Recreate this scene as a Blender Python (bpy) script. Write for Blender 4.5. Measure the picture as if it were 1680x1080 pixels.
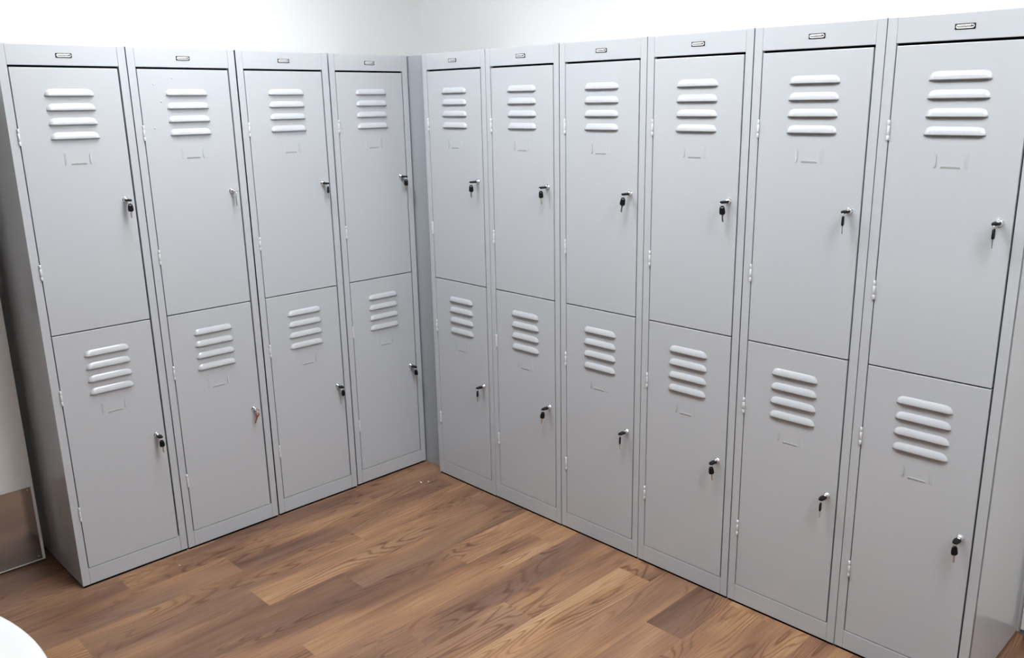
import bpy, bmesh, math, random
from mathutils import Vector, Matrix, Euler

for o in list(bpy.data.objects):
    bpy.data.objects.remove(o, do_unlink=True)
SC = bpy.context.scene
COL = SC.collection
PI = math.pi

# ------------------------------------------------------------------ camera
CAM_F, CAM_CX, CAM_CY = 1420.24, 870.36, 544.75
YAW, PITCH, ROLL = -0.78466, -0.2596, -0.01431
CAM_LOC = Vector((-2.28676, -2.99379, 1.60847))
fwd = Vector((-math.sin(YAW)*math.cos(PITCH), math.cos(YAW)*math.cos(PITCH), math.sin(PITCH)))
rgt = Vector((math.cos(YAW), math.sin(YAW), 0))
up = rgt.cross(fwd)
r2 = math.cos(ROLL)*rgt + math.sin(ROLL)*up
u2 = -math.sin(ROLL)*rgt + math.cos(ROLL)*up
cd = bpy.data.cameras.new('camera')
cam = bpy.data.objects.new('camera', cd)
COL.objects.link(cam)
cam.matrix_world = Matrix(((r2.x, u2.x, -fwd.x, CAM_LOC.x), (r2.y, u2.y, -fwd.y, CAM_LOC.y),
                           (r2.z, u2.z, -fwd.z, CAM_LOC.z), (0, 0, 0, 1)))
cd.sensor_fit = 'HORIZONTAL'
cd.sensor_width = 36.0
cd.lens = 36.0*CAM_F/1680.0
cd.shift_x = -(CAM_CX-840.0)/1680.0
cd.shift_y = (CAM_CY-540.0)/1680.0
cd.clip_start = 0.02
SC.camera = cam

# ------------------------------------------------------------------ world, exposure
w = bpy.data.worlds.new('world'); SC.world = w
w.use_nodes = True
w.node_tree.nodes['Background'].inputs[0].default_value = (0.9, 0.95, 1.0, 1)
w.node_tree.nodes['Background'].inputs[1].default_value = 0.15
SC.view_settings.view_transform = 'Standard'
SC.view_settings.look = 'None'
SC.view_settings.exposure = 0.0
SC.view_settings.gamma = 1.0
SC.view_settings.use_curve_mapping = False
LAMP_STRENGTH = 26.5
CEIL = 2.62
LAMPS = [(-1.02, -0.50), (-0.85, -1.55), (-0.85, -2.90), (-1.4, -3.9)]

# ------------------------------------------------------------------ materials
def mat(name, col, rough=0.5, metal=0.0, spec=0.5, emit=None, strength=0.0):
    m = bpy.data.materials.new(name); m.use_nodes = True
    b = m.node_tree.nodes['Principled BSDF']
    b.inputs['Base Color'].default_value = (*col, 1)
    b.inputs['Roughness'].default_value = rough
    b.inputs['Metallic'].default_value = metal
    b.inputs['Specular IOR Level'].default_value = spec
    if emit:
        b.inputs['Emission Color'].default_value = (*emit, 1)
        b.inputs['Emission Strength'].default_value = strength
    return m

def add_noise_bump(m, scale, strength, dist=0.001, detail=3.0, obj=True):
    nt = m.node_tree; b = nt.nodes['Principled BSDF']
    tc = nt.nodes.new('ShaderNodeTexCoord'); n = nt.nodes.new('ShaderNodeTexNoise')
    n.inputs['Scale'].default_value = scale; n.inputs['Detail'].default_value = detail
    bp = nt.nodes.new('ShaderNodeBump'); bp.inputs['Strength'].default_value = strength
    bp.inputs['Distance'].default_value = dist
    nt.links.new(tc.outputs['Object'], n.inputs['Vector'])
    nt.links.new(n.outputs['Fac'], bp.inputs['Height'])
    nt.links.new(bp.outputs['Normal'], b.inputs['Normal'])
    return n

M_PAINT = mat('locker_grey_paint', (0.49, 0.515, 0.55), 0.17, 0.0, 0.65)
add_noise_bump(M_PAINT, 380.0, 0.06, 0.0004)
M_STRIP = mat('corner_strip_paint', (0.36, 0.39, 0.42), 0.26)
M_BLACK = mat('black_plastic', (0.005, 0.005, 0.007), 0.5, 0.0, 0.22)
M_CHROME = mat('chrome', (0.80, 0.80, 0.82), 0.12, 1.0)
M_STEEL = mat('key_steel', (0.62, 0.60, 0.56), 0.28, 1.0)
M_COPPER = mat('coppery_key', (0.42, 0.22, 0.16), 0.35, 1.0)
M_HINGE = mat('hinge_paint', (0.66, 0.68, 0.70), 0.28)
M_WHITE = mat('badge_white', (0.82, 0.83, 0.84), 0.35)
M_WALL = mat('white_wall_paint', (0.86, 0.87, 0.87), 0.85, 0.0, 0.2)
add_noise_bump(M_WALL, 220.0, 0.06, 0.0006)
M_DARKWALL = mat('bounce_cut_wall', (0.035, 0.036, 0.042), 0.8, 0.0, 0.2)  # unseen left wall, coloured dark to cut bounce light
M_CEIL = mat('ceiling_white', (0.85, 0.85, 0.84), 0.9, 0.0, 0.2)
M_DOORP = mat('door_white_paint', (0.85, 0.86, 0.86), 0.35)
M_TRIM = mat('trim_white', (0.85, 0.85, 0.84), 0.4)
M_TABLE = mat('white_laminate', (0.76, 0.78, 0.78), 0.22)
M_GAP_SHADE = mat('gap_shade', (0.004, 0.004, 0.005), 0.9, 0.0, 0.0)  # matt black for the shade in door gaps and under the lockers
M_CRUMB = mat('white_crumb', (0.85, 0.83, 0.80), 0.7)
M_LAMP = mat('lamp_diffuser', (0.9, 0.9, 0.9), 0.5, emit=(0.975, 1.0, 1.01), strength=LAMP_STRENGTH)

# brushed stainless
M_BRUSH = mat('brushed_stainless', (0.42, 0.39, 0.37), 0.11, 1.0)
nt = M_BRUSH.node_tree
tc = nt.nodes.new('ShaderNodeTexCoord'); mp = nt.nodes.new('ShaderNodeMapping')
mp.inputs['Scale'].default_value = (3.0, 3.0, 900.0)
n = nt.nodes.new('ShaderNodeTexNoise'); n.inputs['Scale'].default_value = 1.0
bp = nt.nodes.new('ShaderNodeBump'); bp.inputs['Strength'].default_value = 0.06; bp.inputs['Distance'].default_value = 0.0005
nt.links.new(tc.outputs['Object'], mp.inputs['Vector']); nt.links.new(mp.outputs['Vector'], n.inputs['Vector'])
nt.links.new(n.outputs['Fac'], bp.inputs['Height']); nt.links.new(bp.outputs['Normal'], nt.nodes['Principled BSDF'].inputs['Normal'])

# wood-look vinyl planks: tone per plank from a face attribute, grain from stretched noise contours
def wood():
    m = bpy.data.materials.new('oak_vinyl_planks'); m.use_nodes = True
    nt = m.node_tree; N = nt.nodes.new; L = nt.links.new
    b = nt.nodes['Principled BSDF']
    tc = N('ShaderNodeTexCoord')
    at = N('ShaderNodeAttribute'); at.attribute_name = 'plank_random'
    add = N('ShaderNodeVectorMath'); add.operation = 'MULTIPLY_ADD'
    add.inputs[1].default_value = (37.0, 19.0, 23.0)
    L(at.outputs['Vector'], add.inputs[0]); L(tc.outputs['Object'], add.inputs[2])
    def stretched(sx, sy, scale, detail, rough=0.5, dist=0.0):
        mp = N('ShaderNodeMapping'); mp.inputs['Scale'].default_value = (sx, sy, 1.0)
        L(add.outputs[0], mp.inputs['Vector'])
        n = N('ShaderNodeTexNoise'); n.inputs['Scale'].default_value = scale
        n.inputs['Detail'].default_value = detail; n.inputs['Roughness'].default_value = rough
        n.inputs['Distortion'].default_value = dist
        L(mp.outputs['Vector'], n.inputs['Vector'])
        return n
    def math_(op, a, bb=None, c=None):
        x = N('ShaderNodeMath'); x.operation = op
        for i, q in enumerate((a, bb, c)):
            if q is None: continue
            if isinstance(q, (int, float)): x.inputs[i].default_value = q
            else: L(q, x.inputs[i])
        return x.outputs[0]
    def ramp(src, stops):
        r = N('ShaderNodeValToRGB'); el = r.color_ramp.elements
        while len(el) > 1: el.remove(el[-1])
        el[0].position = stops[0][0]; el[0].color = (*stops[0][1], 1)
        for p, c in stops[1:]:
            e = el.new(p); e.color = (*c, 1)
        L(src, r.inputs['Fac']); return r.outputs['Color']
    # broad colour drift inside a plank
    broad = stretched(1.5, 7.0, 1.0, 2.0)
    base = math_('ADD', math_('MULTIPLY', broad.outputs['Fac'], 1.10), math_('MULTIPLY', math_('SUBTRACT', at.outputs['Fac'], 0.5), 0.50))
    base = math_('SUBTRACT', base, 0.06)
    col = ramp(base, [(0.20, (0.110, 0.058, 0.038)), (0.38, (0.175, 0.092, 0.057)), (0.50, (0.250, 0.133, 0.074)), (0.64, (0.332, 0.186, 0.098)), (0.80, (0.42, 0.26, 0.148))])
    # some patches run greyer
    gn = stretched(1.1, 5.0, 1.0, 2.0)
    gm = N('ShaderNodeMapRange'); gm.inputs['From Min'].default_value = 0.45; gm.inputs['From Max'].default_value = 0.70
    gm.inputs['To Max'].default_value = 0.65
    L(math_('ADD', gn.outputs['Fac'], math_('MULTIPLY', math_('SUBTRACT', at.outputs['Fac'], 0.5), -0.2)), gm.inputs['Value'])
    gx = N('ShaderNodeMix'); gx.data_type = 'RGBA'
    L(gm.outputs[0], gx.inputs['Factor']); L(col, gx.inputs['A']); gx.inputs['B'].default_value = (0.210, 0.125, 0.088, 1)
    col = gx.outputs['Result']
    # cathedral contours
    cath = stretched(1.25, 9.5, 1.0, 1.2, 0.35, 0.10)
    wobble = stretched(9.0, 60.0, 1.0, 2.0)
    ph = math_('ADD', math_('MULTIPLY', cath.outputs['Fac'], 150.0), math_('MULTIPLY', wobble.outputs['Fac'], 2.4))
    s = math_('SINE', ph)
    line = math_('POWER', math_('MULTIPLY_ADD', s, 0.5, 0.5), 4.0)
    mask_n = stretched(1.6, 6.0, 1.3, 1.0)
    mask = N('ShaderNodeMapRange'); mask.inputs['From Min'].default_value = 0.42; mask.inputs['From Max'].default_value = 0.60
    L(mask_n.outputs['Fac'], mask.inputs['Value'])
    f1 = math_('MULTIPLY', math_('MULTIPLY', line, mask.outputs[0]), 0.72)
    mix = N('ShaderNodeMix'); mix.data_type = 'RGBA'; mix.blend_type = 'MULTIPLY'
    L(f1, mix.inputs['Factor']); L(col, mix.inputs['A']); mix.inputs['B'].default_value = (0.42, 0.33, 0.28, 1)
    # fine fibre
    fib = stretched(5.0, 150.0, 1.0, 4.0, 0.6)
    fr = N('ShaderNodeMapRange'); fr.inputs['From Min'].default_value = 0.3; fr.inputs['From Max'].default_value = 0.7
    fr.inputs['To Min'].default_value = 0.88; fr.inputs['To Max'].default_value = 1.26
    L(fib.outputs['Fac'], fr.inputs['Value'])
    m2 = N('ShaderNodeVectorMath'); m2.operation = 'SCALE'
    L(mix.outputs['Result'], m2.inputs[0]); L(fr.outputs[0], m2.inputs['Scale'])
    # dark streaks and small knots
    st = stretched(3.2, 34.0, 1.0, 3.0, 0.55, 0.3)
    sr = N('ShaderNodeMapRange'); sr.inputs['From Min'].default_value = 0.60; sr.inputs['From Max'].default_value = 0.78
    sr.inputs['To Min'].default_value = 0.0; sr.inputs['To Max'].default_value = 0.55
    L(st.outputs['Fac'], sr.inputs['Value'])
    m3 = N('ShaderNodeMix'); m3.data_type = 'RGBA'; m3.blend_type = 'MULTIPLY'
    L(sr.outputs[0], m3.inputs['Factor']); L(m2.outputs[0], m3.inputs['A']); m3.inputs['B'].default_value = (0.45, 0.36, 0.32, 1)
    L(m3.outputs['Result'], b.inputs['Base Color'])
    b.inputs['Roughness'].default_value = 0.48
    b.inputs['Specular IOR Level'].default_value = 0.35
    bp = N('ShaderNodeBump'); bp.inputs['Strength'].default_value = 0.05; bp.inputs['Distance'].default_value = 0.0006
    L(fib.outputs['Fac'], bp.inputs['Height']); L(bp.outputs['Normal'], b.inputs['Normal'])
    return m
M_WOOD = wood()

# ------------------------------------------------------------------ mesh helpers
def box(bm, x0, x1, y0, y1, z0, z1, bevel=0.0, seg=1):
    vs = [bm.verts.new(p) for p in ((x0,y0,z0),(x1,y0,z0),(x1,y1,z0),(x0,y1,z0),(x0,y0,z1),(x1,y0,z1),(x1,y1,z1),(x0,y1,z1))]
    fs = [bm.faces.new([vs[i] for i in q]) for q in ((0,3,2,1),(4,5,6,7),(0,1,5,4),(1,2,6,5),(2,3,7,6),(3,0,4,7))]
    if bevel:
        es = list({e for f in fs for e in f.edges})
        bmesh.ops.bevel(bm, geom=es, offset=bevel, segments=seg, affect='EDGES', profile=0.5)

def lathe(bm, prof, n=32, mtx=None, smooth=True):
    """prof: (radius, height) pairs, turned about +z, then moved by mtx"""
    rings = []
    for r, z in prof:
        if r < 1e-7: rings.append([bm.verts.new((0, 0, z))])
        else: rings.append([bm.verts.new((r*math.cos(2*PI*i/n), r*math.sin(2*PI*i/n), z)) for i in range(n)])
    new = [v for r in rings for v in r]
    for a, b in zip(rings, rings[1:]):
        for i in range(n):
            j = (i+1) % n
            if len(a) == 1 and len(b) == 1: continue
            if len(a) == 1: f = bm.faces.new((a[0], b[i], b[j]))
            elif len(b) == 1: f = bm.faces.new((a[i], a[j], b[0]))
            else: f = bm.faces.new((a[i], a[j], b[j], b[i]))
            f.smooth = smooth
    if mtx is not None: bmesh.ops.transform(bm, matrix=mtx, verts=new)

def plate(bm, outer, hole, layers):
    """flat shape in the x/z plane with an optional hole; layers: (y, inset) pairs from front to back"""
    n = len(outer)
    def ring(pts, y, ins, sign):
        c = Vector((sum(p[0] for p in pts)/len(pts), sum(p[1] for p in pts)/len(pts)))
        out = []
        for p in pts:
            d = Vector(p)-c
            L = d.length or 1
            q = c + d*max(0.05, (L-sign*ins)/L)
            out.append(bm.verts.new((q.x, y, q.y)))
        return out
    R = [ring(outer, y, i, 1) for y, i in layers]
    for a, b in zip(R, R[1:]):
        for i in range(n):
            f = bm.faces.new((a[i], a[(i+1) % n], b[(i+1) % n], b[i])); f.smooth = True
    if hole:
        Hh = [ring(hole, y, 0, -1) for y, i in layers]
        for a, b in zip(Hh, Hh[1:]):
            for i in range(n):
                bm.faces.new((a[(i+1) % n], a[i], b[i], b[(i+1) % n]))
        for k in (0, -1):
            for i in range(n):
                bm.faces.new((R[k][i], R[k][(i+1) % n], Hh[k][(i+1) % n], Hh[k][i]))
    else:
        bm.faces.new(R[0]); bm.faces.new(R[-1])

def mesh(name, bm, m):
    bmesh.ops.recalc_face_normals(bm, faces=bm.faces)
    me = bpy.data.meshes.new(name); bm.to_mesh(me); bm.free()
    me.materials.append(m)
    return me

def obj(name, bm_or_me, m=None, parent=None):
    me = bm_or_me if isinstance(bm_or_me, bpy.types.Mesh) else mesh(name, bm_or_me, m)
    o = bpy.data.objects.new(name, me); COL.objects.link(o)
    if parent: o.parent = parent
    return o

def empty(name, loc=(0, 0, 0), rz=0.0):
    o = bpy.data.objects.new(name, None); COL.objects.link(o)
    o.location = loc; o.rotation_euler = (0, 0, rz); o.empty_display_size = 0.05
    return o

def tag(o, label, cat, group=None):
    o['label'] = label; o['category'] = cat
    if group: o['group'] = group
    return o

def structure(name, bm, m, label=None):
    o = obj(name, bm, m); o['kind'] = 'structure'
    if label: o['label'] = label; o['category'] = name.split('_')[0]
    return o

# ------------------------------------------------------------------ room
X0, X1, Y0, Y1 = -3.9, 0.436, -5.0, 0.475
WALLT = 0.12
bm = bmesh.new(); box(bm, X0-WALLT, X1+WALLT, Y1, Y1+WALLT, 0, CEIL); structure('wall_back', bm, M_WALL, 'plain white wall above the left row of grey lockers')
bm = bmesh.new(); box(bm, X1, X1+WALLT, Y0, Y1, 0, CEIL); structure('wall_right', bm, M_WALL, 'plain white wall above the right row of grey lockers')
bm = bmesh.new(); box(bm, X0-WALLT, X0, Y0, Y1, 0, CEIL); structure('wall_left', bm, M_DARKWALL, 'unseen wall at the far left, darkened to cut bounce light')
bm = bmesh.new(); box(bm, X0-WALLT, X1+WALLT, Y0-WALLT, Y0, 0, CEIL); structure('wall_front', bm, M_WALL, 'white wall behind the viewer')
bm = bmesh.new(); box(bm, X0-WALLT, X1+WALLT, Y0-WALLT, Y1+WALLT, CEIL, CEIL+0.1); structure('ceiling', bm, M_CEIL, 'white ceiling with square light panels')

# floor: a sheet divided into planks, with the end joints where they lie
random.seed(11)
ROW = 0.1375; YF = -0.013; LEN = 0.99
JOINT = {0: -0.400, 1: -0.070, 2: -0.628, 3: -1.106, 4: -0.825, 5: -0.475, 6: -0.156, 7: -0.881, 8: -0.552, 9: -0.118, 10: -0.72, 11: -0.318, 12: -0.05}
bm = bmesh.new()
lay = bm.faces.layers.float_vector.new('plank_random')
kmin = -math.ceil((Y1-YF)/ROW); kmax = math.ceil((YF-Y0)/ROW)
for k in range(kmin, kmax):
    ya = min(YF-ROW*k, Y1); yb = max(YF-ROW*(k+1), Y0)
    if ya <= yb: continue
    off = JOINT.get(k, random.uniform(-1, 0))
    xs = sorted({X0, X1} | {off+LEN*i for i in range(-6, 3) if X0+0.01 < off+LEN*i < X1-0.01})
    for a, b in zip(xs, xs[1:]):
        f = bm.faces.new([bm.verts.new(p) for p in ((a, yb, 0), (b, yb, 0), (b, ya, 0), (a, ya, 0))])
        f[lay] = Vector((random.random(), random.random(), random.random()))
# slab under the sheet
bmesh.ops.remove_doubles(bm, verts=bm.verts, dist=1e-6)
vs = [bm.verts.new(p) for p in ((X0, Y0, -0.05), (X1, Y0, -0.05), (X1, Y1, -0.05), (X0, Y1, -0.05))]
bm.faces.new(vs)
fl = structure('floor', bm, M_WOOD, 'brown oak-look vinyl plank floor')

# skirting on the open walls
bm = bmesh.new(); box(bm, X0, X0+0.012, Y0, Y1, 0, 0.09, 0.002); structure('baseboard_left', bm, M_TRIM)
bm = bmesh.new(); box(bm, X0+0.012, X1, Y0, Y0+0.012, 0, 0.09, 0.002); structure('baseboard_front', bm, M_TRIM)
# upright white architrave beside the right-hand row
bm = bmesh.new(); box(bm, X1-0.016, X1, -2.475, -2.397, 0.018, 2.08, 0.003, 2); structure('trim_1', bm, M_TRIM, 'white upright door trim just past the end of the right row')
bm = bmesh.new(); box(bm, X1-0.010, X1, -2.475, -2.397, 0.0, 0.018); structure('trim_2', bm, mat('grey_trim_foot', (0.16, 0.17, 0.20), 0.6))

# white door leaf standing open beside the left-hand row, steel kick plate
DX1 = -1.527; DX0 = DX1-0.84; DY = 0.31
d = bpy.data.objects.new('door_1', None); COL.objects.link(d); d.location = (DX1, DY, 0)
d['kind'] = 'structure'; d['label'] = 'white door with a steel kick plate left of the lockers'; d['category'] = 'door'
bm = bmesh.new(); box(bm, -0.84, 0, 0, 0.04, 0.008, 2.04, 0.0015); obj('door_leaf', bm, M_DOORP, d)
bm = bmesh.new(); box(bm, -0.83, -0.010, -0.0016, -0.0001, 0.014, 0.299, 0.0005)
kp = obj('kick_plate', bm, M_BRUSH, d)
for x, z in ((-0.022, 0.288), (-0.022, 0.026), (-0.82, 0.288), (-0.82, 0.026)):
    bm = bmesh.new(); lathe(bm, [(0.0032, 0), (0.003, 0.0012), (0.0, 0.0016)], 12, Matrix.Translation((x, -0.0016, z)) @ Matrix.Rotation(PI/2, 4, 'X'))
    obj('screw', bm, M_CHROME, kp)
bm = bmesh.new()
box(bm, -0.125, -0.035, -0.0025, -0.0001, 0.93, 1.11, 0.001)
pp = obj('push_plate', bm, M_BRUSH, d)

# ------------------------------------------------------------------ locker meshes
W = 0.375; H = 1.8; D = 0.45; HW = 0.186
ST = 0.0262            # width of the front uprights
zTop, zMid, zBot = 1.7345, 0.8990, 0.0670
FOOT = 0.0075
def U(u): return u-W/2

def carcass():
    bm = bmesh.new(); t = 0.0012
    for s in (-1, 1):
        xa, xb = sorted((s*HW, s*(HW-t)))
        box(bm, xa, xb, 0.0, D, FOOT, H)
        xa, xb = sorted((s*HW, s*(HW-ST+0.0015)))
        box(bm, xa, xb, 0.0, 0.016, FOOT, H, 0.0011, 2)
    box(bm, -HW, HW, D-t, D, FOOT, H)
    box(bm, -HW+t, HW-t, 0.001, D-t, H-0.0025, H-0.0008)
    box(bm, -HW+t, HW-t, 0.02, D-t, zMid-0.012, zMid-0.0105)
    box(bm, -HW+t, HW-t, 0.02, D-t, zBot-0.004, zBot-0.002)
    return mesh('cabinet_body', bm, M_PAINT)

def header():
    bm = bmesh.new(); x = HW-ST+0.0011
    box(bm, -x, x, 0.0004, 0.020, zTop+0.0030, H-0.0008, 0.0010, 2)
    return mesh('header_panel', bm, M_PAINT)

def kick():
    bm = bmesh.new(); x = HW-ST+0.0011
    box(bm, -x, x, 0.0004, 0.020, FOOT, zBot-0.0008, 0.0010, 2)
    return mesh('kick_panel', bm, M_PAINT)

def shade_sheet():
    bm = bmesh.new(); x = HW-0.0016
    box(bm, -x, x, 0.0185, 0.0205, zBot-0.001, zTop+0.004)  # black sheet behind the doors, paints the shade seen through the gaps
    return mesh('gap_shade_sheet', bm, M_GAP_SHADE)

LU0, LU1 = 0.1150, 0.2615
def louvre(bm, zb, hgt=0.0215, dep=0.0072):
    nx, ny = 34, 8
    c = U((LU0+LU1)/2); wb = (LU1-LU0)/2; wt = wb-0.019
    g = []
    for j in range(ny+1):
        t = j/ny
        hw = wt+(wb-wt)*math.sqrt(max(0, 1-(1-t)**2))
        z = zb+hgt*(1-t)
        row = []
        for i in range(nx+1):
            xi = -1+2*i/nx
            xi = math.copysign(1-(1-abs(xi))**1.5, xi) if abs(xi) < 1 else xi
            x = c+hw*xi
            e = (hw-abs(x-c))/0.014                     # fall to the door over the last 14 mm
            g1 = math.sin(PI/2*min(1, max(0, e)))**0.8 if e > 0 else 0.0
            f1 = math.sin(PI/2*min(1, t*1.15))**0.85 if t > 0 else 0
            row.append(bm.verts.new((x, 0.0010-dep*g1*f1, z)))
        g.append(row)
    for j in range(ny):
        for i in range(nx):
            f = bm.faces.new((g[j][i], g[j+1][i], g[j+1][i+1], g[j][i+1])); f.smooth = True
    low = [bm.verts.new((v.co.x, 0.0012, zb+0.0006)) for v in g[-1]]
    for i in range(nx):
        bm.faces.new((g[-1][i], low[i], low[i+1], g[-1][i+1]))

def door(z0, z1, louvres, blisters=()):
    bm = bmesh.new()
    xl, xr = U(ST+0.0030), HW-ST-0.0036
    box(bm, xl, xr, 0.0008, 0.0180, z0, z1, 0.0013, 2)
    for z in louvres: louvre(bm, z)
    for u, z in blisters:
        lathe(bm, [(0.0035, 0), (0.0028, 0.0009), (0.0015, 0.0015), (0, 0.0017)], 10, Matrix.Translation((U(u), 0.0009, z)) @ Matrix.Rotation(PI/2, 4, 'X'))
    return mesh('door', bm, M_PAINT)

ZU0, ZU1 = zMid+0.0018, zTop-0.0034
ZL0, ZL1 = zBot+0.0014, zMid-0.0018
LOUV_U = [1.6465-0.0437*k for k in range(4)]
LOUV_L = [0.8110-0.0441*k for k in range(4)]

def card_holder(zb):
    """three raised tabs that hold a name card; zb is the height of the bottom tab"""
    bm = bmesh.new(); y0 = 0.0009
    def wedge(pts):            # pts: (x, z, raise)
        top = [bm.verts.new((x, y0-r, z)) for x, z, r in pts]
        bot = [bm.verts.new((x, y0+0.0004, z)) for x, z, r in pts]
        n = len(pts)
        bm.faces.new(top); bm.faces.new(bot[::-1])
        for i in range(n): bm.faces.new((top[i], bot[i], bot[(i+1) % n], top[(i+1) % n]))
    for s, u in ((1, 0.1455), (-1, 0.2290)):
        x = U(u)
        wedge([(x, zb, 0.0003), (x+s*0.0045, zb+0.003, 0.0019), (x+s*0.0068, zb+0.008, 0.0022), (x+s*0.0068, zb+0.031, 0.0022),
               (x+s*0.0045, zb+0.036, 0.0019), (x, zb+0.039, 0.0003)])
    wedge([(U(0.1630), zb, 0.0003), (U(0.2130), zb, 0.0003), (U(0.2095), zb+0.0055, 0.0021), (U(0.1665), zb+0.0055, 0.0021)])
    return mesh('card_holder', bm, M_PAINT)

def lock_mesh():
    bm = bmesh.new()
    lathe(bm, [(0.0, 0), (0.0105, 0.0), (0.0105, 0.0012), (0.0098, 0.0024), (0.0090, 0.0034), (0.0078, 0.0052), (0.0074, 0.0092), (0.0066, 0.0102), (0.0050, 0.0103), (0.0046, 0.0092), (0.0, 0.0092)], 36,
          Matrix.Rotation(PI/2, 4, 'X'))
    return mesh('lock', bm, M_CHROME)

def hinge_mesh():
    bm = bmesh.new()
    for a, b in ((-0.0255, -0.0128), (-0.0122, 0.0122), (0.0128, 0.0255)):
        lathe(bm, [(0, a), (0.0031, a), (0.0036, a+0.0006), (0.0036, b-0.0006), (0.0031, b), (0, b)], 14)
    return mesh('hinge', bm, M_HINGE)

def badge_meshes():
    w2, h2 = 0.0235, 0.0066
    bm = bmesh.new(); box(bm, -w2, w2, -0.0016, 0.0, -h2, h2, 0.0006)
    a = mesh('name_plate', bm, M_BLACK)
    bm = bmesh.new()
    pw, ph = w2-0.0024, h2-0.0019
    pts = []
    for i in range(24):
        t = 2*PI*i/24
        pts.append((math.copysign(pw-ph, math.cos(t))+ph*math.cos(t), ph*math.sin(t)))
    plate(bm, pts, None, [(-0.0022, 0.0003), (-0.0012, 0.0)])
    b = mesh('plate_field', bm, M_WHITE)
    cu = bpy.data.curves.new('lettering', 'FONT')
    cu.body = 'Metalistor'; cu.size = 0.0074; cu.align_x = 'CENTER'; cu.align_y = 'CENTER'
    cu.extrude = 0.0001; cu.offset = 0.00012
    to = bpy.data.objects.new('lettering', cu); COL.objects.link(to)
    dg = bpy.context.evaluated_depsgraph_get()
    c = bpy.data.meshes.new_from_object(to.evaluated_get(dg))
    bpy.data.objects.remove(to)
    xs = [v.co.x for v in c.vertices]; s = 0.0385/(max(xs)-min(xs))
    for v in c.vertices:       # the photograph shows the lettering reversed left to right
        x, y, z = v.co
        v.co = Vector((-x*s, -0.00235+z, y))
    c.materials.clear(); c.materials.append(M_BLACK)
    return a, b, c

def base_shade_mesh():
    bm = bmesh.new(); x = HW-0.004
    box(bm, -x, x, 0.003, D-0.004, 0.0, FOOT)  # black block under the locker, paints the shadow line at the floor
    return mesh('base_shade', bm, M_GAP_SHADE)

ME_BODY, ME_HEAD, ME_KICK, ME_SHADE_SHEET = carcass(), header(), kick(), shade_sheet()
ME_DU, ME_DL = door(ZU0, ZU1, LOUV_U), door(ZL0, ZL1, LOUV_L)
ME_DU_B = door(ZU0, ZU1, LOUV_U, [(0.143, 1.703), (0.078, 1.683), (0.098, 1.627), (0.066, 1.541)])
ME_CU, ME_CL = card_holder(1.4350), card_holder(0.6020)
ME_LOCK, ME_HINGE, ME_BASE_SHADE = lock_mesh(), hinge_mesh(), base_shade_mesh()
ME_NP, ME_PF, ME_TX = badge_meshes()
LOCK_U = 0.3150; LOCK_Z = (1.3135, 0.4790)

def locker(loc, rz, blister=False, seed=0):
    t = empty('metal_locker', loc, rz)
    obj('cabinet_body', ME_BODY, None, t)
    obj('gap_shade_sheet', ME_SHADE_SHEET, None, t)
    obj('header_panel', ME_HEAD, None, t)
    obj('kick_panel', ME_KICK, None, t)
    obj('base_shade', ME_BASE_SHADE, None, t)
    np_ = obj('name_plate', ME_NP, None, t); np_.location = (U(0.1875), 0.0004, 1.7675)
    obj('plate_field', ME_PF, None, np_); obj('lettering', ME_TX, None, np_)
    for k, (md, mc, hz) in enumerate(((ME_DU_B if blister else ME_DU, ME_CU, (1.526, 1.108)), (ME_DL, ME_CL, (0.690, 0.273)))):
        dd = obj('door', md, None, t)
        dd['label'] = ('upper' if k == 0 else 'lower')+' louvred door'
        obj('card_holder', mc, None, dd)
        lk = obj('lock', ME_LOCK, None, dd); lk.location = (U(LOCK_U), 0.0008, LOCK_Z[k])
        lk['label'] = 'round chrome lock'
        for z in hz:
            hg = obj('hinge', ME_HINGE, None, dd); hg.location = (U(0.0268), -0.0016, z)
    return t

# ------------------------------------------------------------------ keys
def rounded(w0, w1, h, n=28, p=3.2):
    """key bow outline: width w0 at the blade end (bottom), w1 at the far end, height h"""
    pts = []
    for i in range(n):
        t = 2*PI*i/n; c, s = math.cos(t), math.sin(t)
        x = math.copysign(abs(c)**(2/p), c); z = math.copysign(abs(s)**(2/p), s)
        ww = w0+(w1-w0)*(z+1)/2
        pts.append((x*ww/2, z*h/2))
    return pts
def slot(w_, h_, cz, n=28):
    return [(w_/2*math.cos(2*PI*i/n), cz+h_/2*math.sin(2*PI*i/n)) for i in range(n)]

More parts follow.
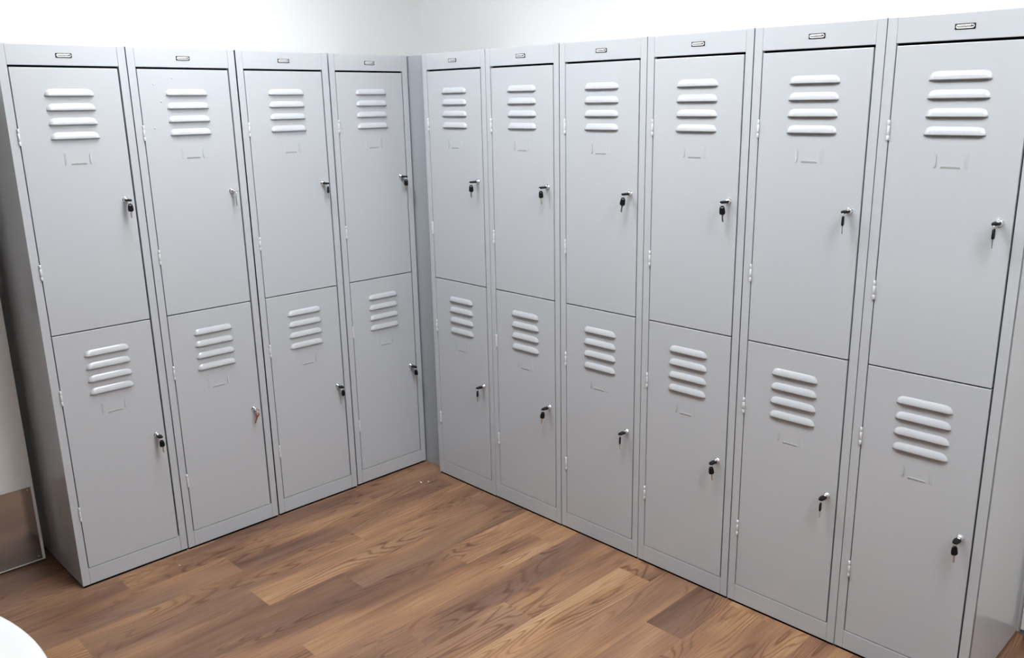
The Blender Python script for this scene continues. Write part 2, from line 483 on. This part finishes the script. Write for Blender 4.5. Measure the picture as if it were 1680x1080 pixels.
def bow_plastic():      # hangs from z=0 downward; hole near z=-0.005
    bm = bmesh.new()
    o = [(x, z-0.013) for x, z in rounded(0.0195, 0.0140, 0.027)]
    plate(bm, o, slot(0.0075, 0.0030, -0.0050), [(-0.0027, 0.0022), (-0.0020, 0.0006), (0.0, 0.0), (0.0020, 0.0006), (0.0027, 0.0022)])
    return mesh('key_bow', bm, M_BLACK)
def bow_metal(m):
    bm = bmesh.new()
    o = [(x, z-0.0105) for x, z in rounded(0.0075, 0.0205, 0.021, p=2.2)]
    plate(bm, o, slot(0.0080, 0.0040, -0.0050), [(-0.0009, 0.0003), (-0.0006, 0.0), (0.0006, 0.0), (0.0009, 0.0003)])
    return mesh('key_bow', bm, m)
def blade(z0, length, m):
    bm = bmesh.new()
    w_ = 0.0028
    prof = [(-w_, z0), (w_*1.4, z0), (w_*1.4, z0-0.004), (w_, z0-0.0045)]
    z = z0-0.006; k = 0
    while z > z0-length+0.003:
        prof += [(w_*(0.55+0.3*((k*7) % 3)/2), z)]; z -= 0.0016; k += 1
    prof += [(w_*0.9, z0-length+0.002), (0.0, z0-length), (-w_, z0-length+0.003)]
    a = [bm.verts.new((x, -0.0009, zz)) for x, zz in prof]; b = [bm.verts.new((x, 0.0009, zz)) for x, zz in prof]
    n = len(prof); bm.faces.new(a); bm.faces.new(b[::-1])
    for i in range(n): bm.faces.new((a[i], b[i], b[(i+1) % n], a[(i+1) % n]))
    return mesh('key_blade', bm, m)
def ring_mesh(R=0.0078, r=0.00055):
    bm = bmesh.new(); n, k = 36, 8; rows = []
    for i in range(n):
        t = 2*PI*i/n
        rows.append([bm.verts.new(((R+r*math.cos(2*PI*j/k))*math.cos(t), r*math.sin(2*PI*j/k), (R+r*math.cos(2*PI*j/k))*math.sin(t))) for j in range(k)])
    for i in range(n):
        for j in range(k):
            f = bm.faces.new((rows[i][j], rows[(i+1) % n][j], rows[(i+1) % n][(j+1) % k], rows[i][(j+1) % k])); f.smooth = True
    return mesh('split_ring', bm, M_CHROME)

ME_BOWP, ME_BOWM, ME_BOWC = bow_plastic(), bow_metal(M_STEEL), bow_metal(M_COPPER)
ME_BL, ME_BLM, ME_BLC = blade(-0.0255, 0.0225, M_STEEL), blade(-0.0200, 0.0225, M_STEEL), blade(-0.0200, 0.0225, M_COPPER)
ME_RING = ring_mesh()

def key_set(locker_obj, k, yaw, roll, style, twist=0.0):
    """a key standing in the lock, a ring through its bow and the spare key hanging from the ring"""
    Mw = Matrix.Translation(locker_obj.location) @ Matrix.Rotation(locker_obj.rotation_euler.z, 4, 'Z')
    o = Mw @ Vector((U(LOCK_U), 0.0008, LOCK_Z[k]))
    t = empty('key_ring', o, locker_obj.rotation_euler.z)
    bw, bl, ln = {'p': (ME_BOWP, ME_BL, 0.0265), 'm': (ME_BOWM, ME_BLM, 0.0210), 'c': (ME_BOWM, ME_BLM, 0.0210)}[style]
    # key in the lock: bow flat, pointing straight out of the door; far end of bow at y = -(0.0115+ln)
    fin = 0.0110+ln*1.15
    a = obj('inserted_key', bw, None, t)
    a.matrix_basis = Matrix.Translation((0, -fin, 0)) @ Matrix.Rotation(twist, 4, 'Y') @ Matrix.Rotation(PI/2, 4, 'X') @ Matrix.Diagonal((1.05, 1.2, 1.15, 1))
    b = obj('key_blade', bl, None, a)
    hole = Vector((0, -(fin-0.0058), 0))
    R = 0.0078
    r = obj('split_ring', ME_RING, None, t)
    r.matrix_basis = Matrix.Translation(hole+Vector((0, 0, -R+0.0004))) @ Matrix.Rotation(0.9 if yaw == 0 else yaw*0.5+0.9, 4, 'Z')
    bw2, bl2 = {'p': (ME_BOWP, ME_BL), 'm': (ME_BOWM, ME_BLM), 'c': (ME_BOWC, ME_BLC)}[style]
    s = obj('spare_key', bw2, None, t)
    s.matrix_basis = Matrix.Translation(hole+Vector((0, 0, -2*R+0.0008+0.0042))) @ Matrix.Rotation(yaw, 4, 'Z') @ Matrix.Rotation(roll, 4, 'Y')
    obj('key_blade', bl2, None, s)
    return t

# ------------------------------------------------------------------ the ten lockers
J = [[-0.0026, -0.001, -0.0033], [-0.0034, 0.0018, -0.0001], [-0.0003, 0.0012, 0.0097], [0.0062, -0.0019, 0.0096],
     [0.0033, 0.0015, 0.0038], [0.0004, 0.0002, 0.0036], [-0.0007, -0.0008, 0.0003], [-0.001, -0.0003, 0.0052], [-0.0004, 0.0003, -0.0019], [-0.0015, -0.0009, 0.0032]]
EX, EY = -0.02885, -0.13898
ORD = ['first', 'second', 'third', 'fourth', 'fifth', 'sixth']
LL = ['grey two-door locker at the far left end of the left row, beside the white door',
      'grey two-door locker in the left row, second from its left end, holding all-metal keys',
      'grey two-door locker in the left row, third from its left end',
      'grey two-door locker at the right end of the left row, next to the corner strip',
      'grey two-door locker at the corner end of the right row, against the dark corner strip',
      'grey two-door locker in the right row, second from the corner',
      'grey two-door locker in the right row, third from the corner',
      'grey two-door locker in the right row, fourth from the corner',
      'grey two-door locker in the right row, fifth from the corner, next to the end one',
      'grey two-door locker at the near right end of the right row, nearest and largest']
WHERE = ['leftmost locker, left row', 'second locker from the left, left row', 'third locker from the left, left row', 'last left-row locker by the corner',
         'corner locker, right row', 'second locker from the corner, right row', 'third locker from the corner, right row', 'fourth locker from the corner, right row',
         'fifth locker from the corner, right row', 'nearest end locker, right row']
R_ = math.radians
# (yaw, roll, style) of the hanging spare for the upper and the lower door
KEYS = [((R_(-20), R_(0), 'p'), (R_(-20), R_(-4), 'p')),
        ((R_(49), R_(0), 'm'), (R_(-11), R_(19), 'c')),
        ((R_(40), R_(0), 'p'), (R_(10), R_(-5), 'p')),
        ((R_(-37), R_(4), 'p'), (R_(-62), R_(-4), 'p')),
        ((R_(48), R_(0), 'p'), (R_(120), R_(0), 'p')),
        ((R_(72), R_(-4), 'p'), (R_(52), R_(9), 'p')),
        ((R_(38), R_(7), 'p'), (R_(122), R_(0), 'p')),
        ((R_(32), R_(-5), 'p'), (R_(44), R_(-8), 'p')),
        ((R_(105), R_(0), 'p'), (R_(107), R_(-1), 'p')),
        ((R_(95), R_(0), 'p'), (R_(41), R_(-3), 'p'))]
lockers = []
for n_, (du, dn, dr) in enumerate(J):
    dr *= 0.6
    if n_ < 4:
        loc = (n_*W+W/2+du-4*W, -dn, 0); rz = -dr; grp = 'lockers in the left row'
    else:
        i = n_-4
        loc = (EX-dn, EY-(i*W+W/2+du), 0); rz = -PI/2-dr; grp = 'lockers in the right row'
    lk = locker(loc, rz, blister=(n_ == 1))
    tag(lk, LL[n_], 'locker', grp)
    lockers.append(lk)
    for k in (0, 1):
        yaw, roll, style = KEYS[n_][k]
        ks = key_set(lk, k, yaw, roll, style)
        kind = {'p': 'black-headed keys', 'm': 'all-metal keys', 'c': 'coppery and steel keys'}[style]
        tag(ks, '%s in %s lock, %s' % (kind, ('upper', 'lower')[k], WHERE[n_]), 'keys', 'keys left in the locker locks')

# corner strip between the two rows
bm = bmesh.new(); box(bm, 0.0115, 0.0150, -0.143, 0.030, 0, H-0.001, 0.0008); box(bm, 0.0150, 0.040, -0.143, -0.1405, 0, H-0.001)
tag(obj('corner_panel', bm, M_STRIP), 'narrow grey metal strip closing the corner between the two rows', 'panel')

# ------------------------------------------------------------------ round table at the lower left
TC = (-2.560, -1.469); TR = 0.5937; TZ = 0.72
t = empty('round_table', (TC[0], TC[1], 0)); tag(t, 'round white table top cut off by the lower left corner', 'table')
bm = bmesh.new()
pr = [(0, TZ-0.028), (TR-0.05, TZ-0.028)]
for i in range(9):
    a = -PI/2+PI*i/8
    pr.append((TR-0.013+0.013*math.cos(a), TZ-0.014+0.014*math.sin(a)*0.999))
pr += [(TR-0.030, TZ-0.0012), (TR-0.045, TZ-0.0016), (0, TZ-0.0016)]
lathe(bm, pr, 128); obj('table_top', bm, M_TABLE, t)
bm = bmesh.new(); lathe(bm, [(0, 0.03), (0.035, 0.03), (0.035, TZ-0.028), (0, TZ-0.028)], 32); obj('pedestal', bm, M_CHROME, t)
bm = bmesh.new(); lathe(bm, [(0, 0), (0.26, 0), (0.26, 0.008), (0.24, 0.016), (0.05, 0.03), (0, 0.03)], 64); obj('base', bm, M_CHROME, t)

# ------------------------------------------------------------------ crumbs on the floor
random.seed(5)
for (x, y, s, lab) in ((-0.155, -0.165, 0.0050, 'tiny white scrap on the floor in front of the corner, left one of the pair'), (-0.128, -0.182, 0.0035, 'tiny white scrap on the floor in front of the corner, right one of the pair'),
                       (-1.20, -0.085, 0.0030, 'tiny pale scrap on the floor before the leftmost locker')):
    bm = bmesh.new(); bmesh.ops.create_icosphere(bm, subdivisions=1, radius=1.0)
    for v in bm.verts:
        v.co *= random.uniform(0.7, 1.15); v.co = Vector((v.co.x*s*1.5, v.co.y*s*0.7, max(0.0, v.co.z*s*0.35)))
    c = obj('scrap', bm, M_CRUMB); c.location = (x, y, 0); c.rotation_euler.z = random.uniform(0, 3)
    tag(c, lab, 'scrap', 'scraps on the floor')

# ------------------------------------------------------------------ ceiling lamps
for i, (x, y) in enumerate(LAMPS):
    t = empty('ceiling_light', (x, y, CEIL)); tag(t, 'square white light panel in the ceiling, outside the picture', 'light', 'ceiling light panels')
    bm = bmesh.new(); a = 0.30
    for b in ((-a, a, -a, -a+0.02), (-a, a, a-0.02, a), (-a, -a+0.02, -a+0.02, a-0.02), (a-0.02, a, -a+0.02, a-0.02)):
        box(bm, b[0], b[1], b[2], b[3], -0.012, 0.0)
    obj('frame', bm, M_TRIM, t)
    bm = bmesh.new(); box(bm, -a+0.02, a-0.02, -a+0.02, a-0.02, -0.007, 0.0); obj('diffuser', bm, M_LAMP, t)
